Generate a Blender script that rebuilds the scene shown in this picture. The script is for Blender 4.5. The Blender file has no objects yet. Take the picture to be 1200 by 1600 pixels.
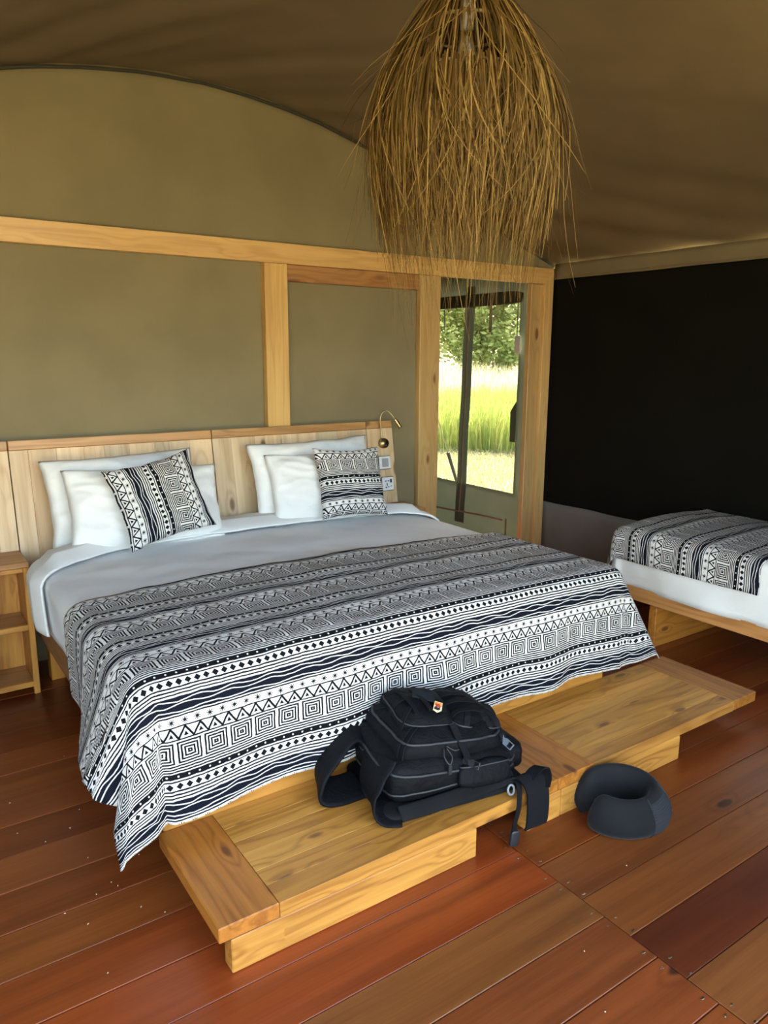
import bpy, bmesh, math, random
from mathutils import Vector, Matrix, noise
random.seed(7)
S = bpy.context.scene
C = S.collection
PI = math.pi
def R(d): return math.radians(d)

# ------------------------------------------------------------------ camera
cam_d = bpy.data.cameras.new('camera')
cam = bpy.data.objects.new('camera', cam_d); C.objects.link(cam)
fw = Vector((0.55397576, 0.80688919, -0.20503828)); rt = Vector((0.8249245, -0.56522535, 0.00445747)); up = Vector((0.11229615, 0.17161043, 0.9787438))
M = Matrix((rt, up, -fw)).transposed().to_4x4(); M.translation = Vector((-1.5408, -3.93702, 1.55))
cam.matrix_world = M
cam_d.sensor_fit = 'VERTICAL'; cam_d.sensor_height = 32.0; cam_d.lens = 1174.33/1600*32
cam_d.clip_start = 0.02; cam_d.clip_end = 300
S.camera = cam
# ------------------------------------------------------------------ world, sun, exposure
W = bpy.data.worlds.new('world'); S.world = W; W.use_nodes = True
nt = W.node_tree; nt.nodes.clear()
sky = nt.nodes.new('ShaderNodeTexSky'); sky.sky_type = 'NISHITA'; sky.sun_disc = False
sky.sun_elevation = R(50); sky.sun_rotation = R(35); sky.air_density = .7; sky.dust_density = 4.0; sky.ozone_density = 1.0
bg = nt.nodes.new('ShaderNodeBackground'); bg.inputs[1].default_value = 0.42
ow = nt.nodes.new('ShaderNodeOutputWorld')
wb_ = nt.nodes.new('ShaderNodeMix'); wb_.data_type = 'RGBA'; wb_.blend_type = 'MULTIPLY'; wb_.inputs[0].default_value = 1.0; wb_.inputs[7].default_value = (1.0, .91, .71, 1)
nt.links.new(sky.outputs[0], wb_.inputs[6]); nt.links.new(wb_.outputs[2], bg.inputs[0]); nt.links.new(bg.outputs[0], ow.inputs[0])
sun_d = bpy.data.lights.new('sun', 'SUN'); sun_d.energy = 4.2; sun_d.angle = R(0.6); sun_d.color = (1.0, .95, .84)
sun = bpy.data.objects.new('sun', sun_d); C.objects.link(sun)
sun.rotation_euler = Vector((-.50, -.62, -1.0)).to_track_quat('-Z', 'Y').to_euler()
S.view_settings.view_transform = 'Standard'; S.view_settings.look = 'None'
S.view_settings.gamma = 1.0; S.view_settings.use_curve_mapping = False
S.view_settings.exposure = 3.22

# ------------------------------------------------------------------ node helpers
class E:
    """tiny expression wrapper around math nodes"""
    def __init__(s, nt, sock): s.nt, s.s = nt, sock
    def _op(s, op, *a):
        n = s.nt.nodes.new('ShaderNodeMath'); n.operation = op
        for i, v in enumerate((s,)+a):
            if isinstance(v, E): s.nt.links.new(v.s, n.inputs[i])
            else: n.inputs[i].default_value = v
        return E(s.nt, n.outputs[0])
    def __add__(s, o): return s._op('ADD', o)
    __radd__ = __add__
    def __sub__(s, o): return s._op('SUBTRACT', o)
    def __rsub__(s, o): return (s*-1.0)+o
    def __mul__(s, o): return s._op('MULTIPLY', o)
    __rmul__ = __mul__
    def __truediv__(s, o): return s._op('DIVIDE', o)
    def fr(s): return s._op('FRACT')
    def ab(s): return s._op('ABSOLUTE')
    def sin(s): return s._op('SINE')
    def lt(s, o): return s._op('LESS_THAN', o)
    def gt(s, o): return s._op('GREATER_THAN', o)
    def mx(s, o): return s._op('MAXIMUM', o)
    def mn(s, o): return s._op('MINIMUM', o)
    def sq(s): return s._op('POWER', 2.0)
    def sqrt(s): return s._op('SQRT')
    def at2(s, o): return s._op('ARCTAN2', o)
    def inv(s): return s*-1.0+1.0
def newmat(name):
    m = bpy.data.materials.new(name); m.use_nodes = True
    n = m.node_tree; b = n.nodes['Principled BSDF']
    return m, n, b
def nd(n, t, **k):
    x = n.nodes.new(t)
    for a, v in k.items(): setattr(x, a, v)
    return x
def mixc(n, fac, a, b, mode='MIX'):
    x = n.nodes.new('ShaderNodeMix'); x.data_type = 'RGBA'; x.blend_type = mode
    for sock, v in ((x.inputs[0], fac), (x.inputs[6], a), (x.inputs[7], b)):
        if isinstance(v, E): n.links.new(v.s, sock)
        elif hasattr(v, 'is_output'): n.links.new(v, sock)
        elif isinstance(v, (int, float)): sock.default_value = v
        else: sock.default_value = (*v, 1) if len(v) == 3 else v
    return x.outputs[2]
def noise_tex(n, vec, scale, detail=3, rough=.55, dist=0.0):
    t = nd(n, 'ShaderNodeTexNoise'); t.inputs['Scale'].default_value = scale; t.inputs['Detail'].default_value = detail
    t.inputs['Roughness'].default_value = rough; t.inputs['Distortion'].default_value = dist
    if vec is not None: n.links.new(vec, t.inputs['Vector'])
    return t
def bump(n, b, height, strength, dist):
    x = nd(n, 'ShaderNodeBump'); x.inputs['Strength'].default_value = strength; x.inputs['Distance'].default_value = dist
    n.links.new(height.s if isinstance(height, E) else height, x.inputs['Height']); n.links.new(x.outputs[0], b.inputs['Normal'])
def mapping(n, vec, scale=(1,1,1), loc=None):
    x = nd(n, 'ShaderNodeMapping'); x.inputs['Scale'].default_value = scale
    n.links.new(vec, x.inputs['Vector'])
    return x.outputs[0]
def smooth(n, e, a, b):
    x = nd(n, 'ShaderNodeMapRange'); x.interpolation_type = 'SMOOTHSTEP'
    n.links.new(e.s, x.inputs[0]); x.inputs[1].default_value = a; x.inputs[2].default_value = b
    return E(n, x.outputs[0])

def wood(name, light, dark, knot=(.16,.06,.02), rough=.45, ring=1.0, knots=.55, tint=False, coat=0.0, kscale=1.0, rw=.50, ww=.42):
    """grain runs along the local x axis of each board"""
    m, n, b = newmat(name)
    tc = nd(n, 'ShaderNodeTexCoord'); oi = nd(n, 'ShaderNodeObjectInfo')
    cx = nd(n, 'ShaderNodeCombineXYZ'); rnd = E(n, oi.outputs['Random'])
    for i, k in enumerate((53.0, 17.0, 29.0)): n.links.new((rnd*k).s, cx.inputs[i])
    va = nd(n, 'ShaderNodeVectorMath'); va.operation = 'ADD'
    n.links.new(tc.outputs['Object'], va.inputs[0]); n.links.new(cx.outputs[0], va.inputs[1])
    P = va.outputs[0]
    vor = nd(n, 'ShaderNodeTexVoronoi'); vor.inputs['Scale'].default_value = 1.0
    n.links.new(mapping(n, P, (2.6*kscale, 6.5*kscale, 6.5*kscale)), vor.inputs['Vector'])
    d = E(n, vor.outputs['Distance'])
    sc = nd(n, 'ShaderNodeSeparateColor'); n.links.new(vor.outputs['Color'], sc.inputs[0])
    has = E(n, sc.outputs[0]).gt(1.0-knots)
    near = smooth(n, d, .55, .0)*has
    kn = smooth(n, d, .20, .11)*has
    n1 = E(n, noise_tex(n, mapping(n, P, (.55, 6.5, 6.5)), 1.0, 3, .5, .2).outputs[0])
    rings = ((n1*52.0*ring + near*9.0).sin()*.5+.5)
    fine = E(n, noise_tex(n, mapping(n, P, (5, 150, 150)), 1.0, 3, .6).outputs[0])
    wide = E(n, noise_tex(n, mapping(n, P, (.7, 15, 15)), 1.0, 3, .6).outputs[0])
    f = (rings._op('POWER', 2.2)*rw + fine*.60 + smooth(n, wide, .3, .7)*ww - .28)
    x = nd(n, 'ShaderNodeClamp'); n.links.new(f.s, x.inputs[0]); f = E(n, x.outputs[0])
    col = mixc(n, f, light, dark)
    col = mixc(n, kn*.85, col, knot)
    if tint: col = mixc(n, 1.0, col, oi.outputs['Color'], 'MULTIPLY')
    n.links.new(col, b.inputs['Base Color'])
    n.links.new((fine*.18+rough-.09).s, b.inputs['Roughness'])
    if coat: b.inputs['Coat Weight'].default_value = coat; b.inputs['Coat Roughness'].default_value = .28
    bump(n, b, fine*.6+rings*.4, .22, .0015)
    return m

def fabric(name, col, rough=.9, weave=900, var=.08, wr=.25, sheen=0.0, col2=None, transl=0.0, wscale=3.0):
    m, n, b = newmat(name)
    tc = nd(n, 'ShaderNodeTexCoord'); P = tc.outputs['Object']
    v = E(n, noise_tex(n, P, 2.2, 4, .55).outputs[0])
    col2 = col2 or tuple(c*(1-var*3) for c in col)
    c = mixc(n, smooth(n, v, .3, .7), col, col2)
    n.links.new(c, b.inputs['Base Color']); b.inputs['Roughness'].default_value = rough
    b.inputs['Specular IOR Level'].default_value = .2 if max(col) > .05 else .12
    if sheen: b.inputs['Sheen Weight'].default_value = sheen; b.inputs['Sheen Roughness'].default_value = .4
    w = E(n, noise_tex(n, P, weave, 1, .5).outputs[0]); wv = E(n, noise_tex(n, P, wscale, 4, .6, .6).outputs[0])
    bump(n, b, w*.03+wv*wr*4.0, .6, .01)
    if transl:
        out = n.nodes['Material Output']; tr = nd(n, 'ShaderNodeBsdfTranslucent'); mx = nd(n, 'ShaderNodeMixShader'); mx.inputs[0].default_value = transl
        n.links.new(c, tr.inputs[0]); n.links.new(b.outputs[0], mx.inputs[1]); n.links.new(tr.outputs[0], mx.inputs[2]); n.links.new(mx.outputs[0], out.inputs[0])
    return m
def plain(name, col, rough=.5, metal=0.0, spec=.5, noise_amt=.12, nscale=30):
    m, n, b = newmat(name)
    tc = nd(n, 'ShaderNodeTexCoord')
    v = E(n, noise_tex(n, tc.outputs['Object'], nscale, 3).outputs[0])
    c = mixc(n, v, tuple(x*(1-noise_amt) for x in col), tuple(min(1, x*(1+noise_amt)) for x in col))
    n.links.new(c, b.inputs['Base Color']); b.inputs['Roughness'].default_value = rough; b.inputs['Metallic'].default_value = metal
    b.inputs['Specular IOR Level'].default_value = spec
    return m

def ethnic():
    """black on white printed cloth; UV in metres, v runs across the bands"""
    m, n, b = newmat('printed_cloth')
    tc = nd(n, 'ShaderNodeTexCoord'); sp = nd(n, 'ShaderNodeSeparateXYZ'); n.links.new(tc.outputs['UV'], sp.inputs[0])
    wob = E(n, noise_tex(n, tc.outputs['UV'], 26, 2).outputs[0]); wob2 = E(n, noise_tex(n, tc.outputs['UV'], 31, 2, .5, .3).outputs[0])
    per = .305
    u = E(n, sp.outputs[0]) + (wob-.5)*.006
    vv = E(n, sp.outputs[1])/per + (wob2-.5)*.018
    f = vv.fr(); fc = (vv+.5).fr()-.5
    def cell(p): return ((u/p).fr()-.5)*p
    def band(a, c): return f.gt(a)*f.lt(c)
    # dots
    dots = (cell(.032).sq()+(fc*per).sq()).lt(.0030**2)
    B = fc.ab().lt(.029)*dots.inv()
    for a, c in ((.044,.058), (.136,.152), (.169,.185), (.202,.217), (.416,.431), (.521,.534), (.642,.656), (.890,.905), (.917,.932), (.944,.959)):
        B = B.mx(band(a, c))
    dv = (f-.098)*per
    B = B.mx((cell(.028).ab()+dv.ab()).lt(.0108))
    wv = ((f-.272-(u*(2*PI/.115)).sin()*.010).ab().lt(.0055)).mx((f-.315-(u*(2*PI/.135)+1.3).sin()*.012).ab().lt(.0055)).mx((f-.378-(u*(2*PI/.15)+.4).sin()*.008).ab().lt(.0055))
    navy = band(.236, .404)*wv.inv()
    dus = cell(.039); dvs = (f-.477)*per; rr = (dus.sq()+dvs.sq()).sqrt()
    ang = dvs.at2(dus)
    B = B.mx(rr.lt(.0105)*((ang*4.0).sin().ab()*rr).lt(.0042)*band(.432, .52))
    tri = ((u/.045).fr()-.5).ab()*2.0; h = (f-.534)/.108
    inn = h.lt(.82)*(h-.42-tri*1.25).gt(0.0)
    B = B.mx(band(.534,.642)*((h-tri).ab().lt(.165).mx(inn)))
    dq = cell(.083).ab().mx(((f-.774)*per).ab()*1.15)
    B = B.mx(band(.660,.888)*(((dq+.0028)/.0098).fr().gt(.44))*cell(.083).ab().lt(.0395))
    mark = E(n, noise_tex(n, tc.outputs['UV'], 60, 3, .6, 1.5).outputs[0]); blot = E(n, noise_tex(n, tc.outputs['UV'], 9, 2).outputs[0])
    crack = (mark-.5).ab().lt(.018)*blot.gt(.52)
    white = mixc(n, crack*.55, (.70,.67,.635), (.26,.20,.165))
    c = mixc(n, B, white, (.0055,.006,.008)); c = mixc(n, navy, c, (.0062,.0078,.0145))
    n.links.new(c, b.inputs['Base Color']); b.inputs['Roughness'].default_value = .9; b.inputs['Specular IOR Level'].default_value = .10
    wr = E(n, noise_tex(n, tc.outputs['UV'], 7, 4, .55, .5).outputs[0])
    bump(n, b, wr, .35, .015)
    return m

M_canvas = fabric('khaki_canvas', (.245,.198,.108), .92, 700, .05, .10, wscale=1.6)
M_roof = fabric('brown_roof_canvas', (.18,.132,.072), .92, 700, .05, .14, wscale=1.2, transl=.10)
M_val = fabric('valance_canvas', (.20,.15,.082), .92, 700, .05, .15)
M_mesh = fabric('black_mesh_fabric', (.0065,.0052,.0030), .95, 900, .1, .12)
M_green = fabric('grey_green_canvas', (.105,.122,.082), .92, 700, .06, .14, transl=.055)
M_dkgreen = fabric('dark_green_canvas', (.045,.05,.038), .92, 700, .06, .14)
M_pipe = plain('dark_piping', (.035,.03,.018), .8)
M_pine = wood('golden_pine', (.62,.285,.055), (.28,.10,.016), rough=.40, ring=1.25, rw=.40, kscale=1.9, tint=True)
M_frame = wood('frame_pine', (.70,.44,.165), (.47,.25,.075), rough=.45, tint=True, rw=.3, ww=.4, kscale=1.3)
M_head = wood('pale_pine', (.74,.54,.32), (.48,.29,.13), rough=.5, ring=.6, kscale=1.3, rw=.38, tint=True)
M_cap = wood('orange_pine', (.52,.28,.10), (.33,.15,.045), rough=.45, tint=True)
M_rail = wood('brown_stained_pine', (.30,.14,.055), (.17,.07,.025), rough=.45, tint=True)
M_floor = wood('red_hardwood', (.265,.060,.0130), (.090,.0160,.0040), knot=(.03,.012,.007), rough=.36, ring=.35, knots=.20, tint=True, coat=.10, kscale=1.5, rw=.22, ww=.40)
M_sub = plain('dark_subfloor', (.012,.007,.005), .9)
M_white = fabric('white_cotton', (.82,.80,.76), .9, 1200, .015, .30, wscale=7)
M_sheet = fabric('white_sheet', (.82,.81,.78), .9, 1200, .015, .12, wscale=5)
M_duvet = fabric('pale_grey_duvet', (.80,.805,.81), .9, 1200, .02, .12, wscale=5)
M_cream = fabric('cream_mattress', (.50,.44,.35), .9, 1200, .03, .12, wscale=5)
M_print = ethnic()
M_blackf = fabric('black_nylon', (.0062,.0063,.0078), .62, 1500, .12, .35, wscale=17)
M_webb = fabric('black_webbing', (.0085,.0085,.0100), .75, 1800, .1, .05)
M_padm = fabric('charcoal_air_mesh', (.016,.016,.017), .9, 2400, .15, .05)
M_zip = plain('zipper_black', (.024,.024,.027), .5)
M_buck = plain('black_plastic', (.02,.021,.024), .28)
M_velv = fabric('charcoal_velvet', (.017,.0165,.0175), .85, 1500, .2, .15, sheen=.09, wscale=9, col2=(.010,.010,.011))
M_knit = fabric('charcoal_knit', (.036,.037,.041), .9, 1500, .1, .05)
M_brass = plain('antique_brass', (.44,.34,.17), .36, 1.0)
M_wplast = plain('white_plastic', (.80,.80,.79), .35, noise_amt=.02)
M_gplast = plain('grey_plastic', (.36,.36,.36), .35, noise_amt=.03)
M_dplast = plain('dark_plastic', (.02,.02,.02), .4)
M_glass = plain('frosted_bulb', (.62,.60,.60), .25, noise_amt=.03)
M_raff = None

# ------------------------------------------------------------------ mesh helpers
def mesh_obj(name, verts, faces, mat, parent=None, loc=(0,0,0), rot=(0,0,0), sm=False, uvs=None):
    me = bpy.data.meshes.new(name); me.from_pydata(verts, [], faces)
    if uvs:
        l = me.uv_layers.new(name='UVMap')
        for lp in me.loops: l.data[lp.index].uv = uvs[lp.vertex_index]
    if sm:
        for p in me.polygons: p.use_smooth = True
    me.update()
    if mat: me.materials.append(mat)
    o = bpy.data.objects.new(name, me); C.objects.link(o)
    o.location = loc; o.rotation_euler = rot
    if parent: o.parent = parent
    return o
def bm_obj(name, bm, mat, parent=None, loc=(0,0,0), rot=(0,0,0), sm=False):
    me = bpy.data.meshes.new(name); bm.normal_update(); bm.to_mesh(me); bm.free()
    if sm:
        for p in me.polygons: p.use_smooth = True
    if mat: me.materials.append(mat)
    o = bpy.data.objects.new(name, me); C.objects.link(o); o.location = loc; o.rotation_euler = rot
    if parent: o.parent = parent
    return o
_bc = {}
def board_mesh(L, Wd, T, bev, mat):
    k = (round(L,4), round(Wd,4), round(T,4), bev, mat.name)
    if k in _bc: return _bc[k]
    bm = bmesh.new(); bmesh.ops.create_cube(bm, size=1)
    bmesh.ops.scale(bm, vec=(L, Wd, T), verts=bm.verts)
    if bev: bmesh.ops.bevel(bm, geom=bm.edges[:], offset=bev, segments=1, affect='EDGES', profile=.5)
    me = bpy.data.meshes.new('board'); bm.to_mesh(me); bm.free(); me.materials.append(mat); _bc[k] = me
    return me
def board(name, x0, x1, y0, y1, z0, z1, mat, parent=None, axis='x', bev=.003, col=None, base=(0,0,0)):
    """box given by its extents; local x = grain axis"""
    dx, dy, dz = x1-x0, y1-y0, z1-z0
    if axis == 'x': dims, rot = (dx, dy, dz), (0,0,0)
    elif axis == 'y': dims, rot = (dy, dx, dz), (0,0,PI/2)
    else: dims, rot = (dz, dy, dx), (0,PI/2,0)
    o = bpy.data.objects.new(name, board_mesh(*dims, min(bev, .3*min(dims)), mat)); C.objects.link(o)
    o.location = ((x0+x1)/2-base[0], (y0+y1)/2-base[1], (z0+z1)/2-base[2]); o.rotation_euler = rot
    if parent: o.parent = parent
    k = 1+random.uniform(-.13, .13); kk = random.uniform(-.03, .03)
    o.color = col if col else (k+kk, k, k-kk, 1)
    return o
def thing(name, label, cat, loc=(0,0,0), rot=(0,0,0), group=None, kind=None):
    o = bpy.data.objects.new(name, None); C.objects.link(o); o.empty_display_size = .05
    o.location = loc; o.rotation_euler = rot
    return tag(o, label, cat, group, kind)
def tag(o, label=None, cat=None, group=None, kind=None):
    if label: o['label'] = label
    if cat: o['category'] = cat
    if group: o['group'] = group
    if kind: o['kind'] = kind
    return o
def catmull(pts, n):
    out = []
    P = [Vector(p) for p in pts]; P = [P[0]*2-P[1]]+P+[P[-1]*2-P[-2]]
    for i in range(1, len(P)-2):
        for k in range(n):
            t = k/n; a, b_, c_, d_ = P[i-1], P[i], P[i+1], P[i+2]
            out.append(.5*((2*b_)+(c_-a)*t+(2*a-5*b_+4*c_-d_)*t*t+(3*b_-a-3*c_+d_)*t**3))
    out.append(P[-2]); return out
def tube_geo(path, rad, seg=8, cyc=False, V=None, F=None, cap=True):
    V = [] if V is None else V; F = [] if F is None else F
    path = [Vector(p) for p in path]; n = len(path); b0 = len(V)
    prev = None
    for i, p in enumerate(path):
        if cyc: t = path[(i+1) % n]-path[i-1]
        else: t = path[min(i+1, n-1)]-path[max(i-1, 0)]
        t.normalize()
        if prev is None: a = t.orthogonal().normalized()
        else: a = (prev-t*prev.dot(t)); a = a.normalized() if a.length > 1e-6 else t.orthogonal().normalized()
        prev = a; b_ = t.cross(a); r = rad(i/(n-1)) if callable(rad) else rad
        for k in range(seg):
            an = 2*PI*k/seg; V.append(tuple(p+a*math.cos(an)*r+b_*math.sin(an)*r))
    for i in range(n if cyc else n-1):
        j = (i+1) % n
        for k in range(seg):
            F.append((b0+i*seg+k, b0+i*seg+(k+1) % seg, b0+j*seg+(k+1) % seg, b0+j*seg+k))
    if cap and not cyc:
        F.append(tuple(b0+k for k in range(seg))[::-1]); F.append(tuple(b0+(n-1)*seg+k for k in range(seg)))
    return V, F
def tube(name, path, rad, mat, parent=None, seg=8, cyc=False, loc=(0,0,0)):
    V, F = tube_geo(path, rad, seg, cyc); return mesh_obj(name, V, F, mat, parent, loc, sm=True)
def ribbon(name, path, width, thick, mat, parent=None, nrm=None, loc=(0,0,0)):
    """flat strap: path points, width vector(s) and thickness"""
    path = [Vector(p) for p in path]; V = []; F = []; n = len(path)
    for i, p in enumerate(path):
        t = (path[min(i+1, n-1)]-path[max(i-1, 0)]).normalized()
        w = Vector(width(i/(n-1)) if callable(width) else width); nn = t.cross(w).normalized()*thick/2
        w = w/2
        V += [tuple(p-w-nn), tuple(p+w-nn), tuple(p+w+nn), tuple(p-w+nn)]
    for i in range(n-1):
        for k in range(4): F.append((i*4+k, i*4+(k+1) % 4, i*4+4+(k+1) % 4, i*4+4+k))
    F += [(3,2,1,0), tuple((n-1)*4+k for k in range(4))]
    o = mesh_obj(name, V, F, mat, parent, loc, sm=False); return o
def grid_faces(nu, nv, base=0, flip=False):
    F = []
    for j in range(nv-1):
        for i in range(nu-1):
            a = base+j*nu+i; q = (a, a+1, a+nu+1, a+nu)
            F.append(q[::-1] if flip else q)
    return F
def sgnp(x, e): return math.copysign(abs(x)**e, x)
def superq(a, b, c, e1=.35, e2=.35, nu=40, nv=20, fn=None):
    V = []; F = []
    for j in range(nv+1):
        v = -PI/2+PI*j/nv; cv = sgnp(math.cos(v), e1); sv = sgnp(math.sin(v), e1)
        for i in range(nu):
            u = 2*PI*i/nu
            p = Vector((a*cv*sgnp(math.cos(u), e2), b*cv*sgnp(math.sin(u), e2), c*sv))
            if fn: p = fn(p)
            V.append(tuple(p))
    for j in range(nv):
        for i in range(nu):
            F.append((j*nu+i, j*nu+(i+1) % nu, (j+1)*nu+(i+1) % nu, (j+1)*nu+i))
    return V, F
def nz(x, y, z=0.0): return noise.noise(Vector((x, y, z)))

# ================================================================== SETTING
XR, XL = 2.70, -2.70
YF, YB = -4.25, 2.25
def roof_z(x):
    a = abs(x)
    return 2.90-(.145*a*a if a < 1.2 else .2088+.348*(a-1.2))
# ---- floor: subfloor with planks
floor = mesh_obj('floor', [(XL,YF-.08,-.08),(XR,YF-.08,-.08),(XR,YB,-.08),(XL,YB,-.08),(XL,YF-.08,-.034),(XR,YF-.08,-.034),(XR,YB,-.034),(XL,YB,-.034)],
                 [(3,2,1,0),(4,5,6,7),(0,1,5,4),(1,2,6,5),(2,3,7,6),(3,0,4,7)], M_sub)
tag(floor, 'reddish brown hardwood plank floor of the tent', None, None, 'structure')
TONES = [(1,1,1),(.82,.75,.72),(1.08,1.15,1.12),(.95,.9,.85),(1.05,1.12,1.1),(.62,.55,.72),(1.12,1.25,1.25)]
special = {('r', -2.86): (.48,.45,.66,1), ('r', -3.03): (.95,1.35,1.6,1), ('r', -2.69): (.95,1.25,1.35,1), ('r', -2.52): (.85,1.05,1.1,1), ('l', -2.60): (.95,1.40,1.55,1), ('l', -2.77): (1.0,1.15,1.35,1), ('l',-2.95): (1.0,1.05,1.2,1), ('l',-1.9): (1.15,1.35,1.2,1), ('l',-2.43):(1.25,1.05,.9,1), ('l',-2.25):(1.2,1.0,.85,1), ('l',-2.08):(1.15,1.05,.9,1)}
def planks(side, x0, x1, s0, pitch):
    k = int((YF-.08-s0)/pitch)-1
    while True:
        a = s0+k*pitch; b_ = a+pitch; k += 1
        if a < YF-.08: continue
        if a > YB-.05: break
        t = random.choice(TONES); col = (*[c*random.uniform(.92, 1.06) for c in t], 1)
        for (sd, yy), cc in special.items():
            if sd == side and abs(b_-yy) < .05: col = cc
        h = random.uniform(-.0012, .0012)
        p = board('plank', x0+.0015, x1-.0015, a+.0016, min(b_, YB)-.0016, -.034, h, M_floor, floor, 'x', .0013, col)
planks('l', XL, .02, -2.425, .1745)
planks('r', .02, XR, -2.690, .1720)
V = []; F = []
for yy in [-2.425+.1745*k for k in range(-10, 6)]:
    for dx in (-.022,):
        for q in (.03, .145):
            V2, F2 = superq(.0032, .0032, .0012, 1, 1, 8, 4); b0 = len(V)
            V += [(x+.02+dx+random.uniform(-.006,.006), y+yy+q, z+.0015) for x, y, z in V2]; F += [tuple(b0+i for i in f) for f in F2]
            b0 = len(V); V += [(x+.02-dx+random.uniform(-.006,.006), y+yy+q-.05, z+.0015) for x, y, z in V2]; F += [tuple(b0+i for i in f) for f in F2]
scr = mesh_obj('screw_heads', V, F, plain('screw_steel', (.35,.28,.2), .4, 1.0), floor); scr['kind'] = 'stuff'

# ---- rear partition wall (canvas) with a doorway
DX0, DX1, DZ = 1.52, 2.56, 2.07
V = []; F = []
nx = 90; yw = .055
def wall_strip(x0, x1, zb, nxs, nzs):
    b0 = len(V)
    for j in range(nzs+1):
        for i in range(nxs+1):
            x = x0+(x1-x0)*i/nxs; zt = roof_z(x)+.02; z = zb+(zt-zb)*j/nzs
            V.append((x, yw+.008*nz(x*1.1, z*1.6, 3)+.0035*nz(x*3, z*5, 8), z))
    for j in range(nzs):
        for i in range(nxs):
            a = b0+j*(nxs+1)+i; F.append((a, a+1, a+nxs+2, a+nxs+1))
wall_strip(XL, DX0, -.03, 70, 48); wall_strip(DX0, XR, DZ, 24, 14)
wb = mesh_obj('wall_back', V, F, M_canvas, sm=True); tag(wb, 'khaki canvas partition wall behind the headboard', None, None, 'structure')
so = wb.modifiers.new('s', 'SOLIDIFY'); so.thickness = .004; so.offset = 1
# stitched seam just under the beam, and the piping along the arch
ribbon('seam', [(x, yw-.004, 1.965+.004*nz(x*2, 1)) for x in [XL+.02+i*.1 for i in range(31)]], (0,0,.004), .0025, M_canvas, wb)
tube('piping', [(x, yw-.012, roof_z(x)-.004+.004*nz(x*6, 5)) for x in [XL+.03+(XR-XL-.06)*i/80 for i in range(81)]], .0085, M_pipe, wb, 8)

# ---- roof
V = []; F = []; NX, NY = 120, 130
for j in range(NY+1):
    y = YF-.08+(YB+.15-YF+.08)*j/NY
    for i in range(NX+1):
        x = XL-.05+(XR-XL+.10)*i/NX
        dist = abs(y-.05)
        fold = .034*math.exp(-dist*.7)*nz((x*1.5+y*1.1)*3.0, (x-y)*.2, 2)+.010*nz(x*.9+y*.5, y*.6, 4)+.006*nz(x*3+y*2.5, (x-y)*.5, 9)
        edge = max(0, abs(x)-2.1)/.6
        fold += .010*edge*nz(y*5, x*2, 1)
        if abs(y-.05) < .04: fold *= .2
        V.append((x, y, roof_z(x)+.012+fold))
F = grid_faces(NX+1, NY+1, 0, True)
roof = mesh_obj('ceiling', V, F, M_roof, sm=True); tag(roof, 'brown canvas tent roof curving down to both sides', None, None, 'structure')
so = roof.modifiers.new('s', 'SOLIDIFY'); so.thickness = .004; so.offset = -1

# ---- right side wall: black mesh, lighter skirt, valance; canvas with a window beyond the partition
def sheet(name, corner_fn, nu, nv, mat, parent=None, th=.004, label=None, struct=False):
    V = [tuple(corner_fn(i/nu, j/nv)) for j in range(nv+1) for i in range(nu+1)]
    o = mesh_obj(name, V, grid_faces(nu+1, nv+1), mat, parent, sm=True)
    m = o.modifiers.new('s', 'SOLIDIFY'); m.thickness = th; m.offset = 0
    if struct: tag(o, label, None, None, 'structure')
    return o
wr = sheet('wall_right', lambda u, v: (XR+.012*nz(u*9, v*2, 1)-.03*u, YF+(.052-YF)*u, .36+(2.16-.36)*v), 60, 20, M_mesh, None, .004, 'dark mesh side wall of the tent', True)
sheet('skirt', lambda u, v: (XR-.012+.010*nz(u*12, v*2, 4)-.032*u, YF+(.051-YF)*u, .0+(.462+.008*nz(u*14, 2))*v), 60, 8, fabric('grey_brown_skirt', (.17,.155,.13), .92, 700, .06, .14), wr, .004)
sheet('valance', lambda u, v: (XR-.032-.030*u+.008*nz(u*8, v, 6)-.012*(1-v), YF-.08+(0.0-YF+.08)*u, 2.078+.006*nz(u*9, 1)+(2.185-2.078)*v), 70, 4, M_val, wr, .004)
ribbon('stitch_line', [(XR-.062+.004*(y+4)*-1, y, 2.09) for y in [YF+i*.1 for i in range(42)]], (0,0,.004), .002, M_roof, wr)
ribbon('seam', [(XR-.008, -.78+.02*math.sin(z*2), z) for z in [.45+i*.05 for i in range(33)]], (0,.022,0), .006, M_mesh, wr)
ribbon('seam', [(XR-.008, -.27, z) for z in [.45+i*.05 for i in range(14)]], (0,.016,0), .006, M_mesh, wr)
# rear stretch with the zipped window
W0, W1, WZ0, WZ1 = .40, 1.52, .455, 1.945
V = []; F = []
def patch(y0, y1, z0, z1, nyy=10, nzz=10):
    b0 = len(V)
    for j in range(nzz+1):
        for i in range(nyy+1):
            y = y0+(y1-y0)*i/nyy; z = z0+(z1-z0)*j/nzz
            V.append((XR+.006*nz(y*3, z*3, 2), y, z))
    for f in grid_faces(nyy+1, nzz+1, b0): F.append(f)
patch(.06, W0, -.03, 2.3); patch(W1, YB, -.03, 2.3); patch(W0, W1, -.03, WZ0); patch(W0, W1, WZ1, 2.3)
w2 = mesh_obj('wall_side_rear', V, F, M_green, sm=True); tag(w2, 'grey green canvas side wall beyond the doorway', None, None, 'structure')
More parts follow.
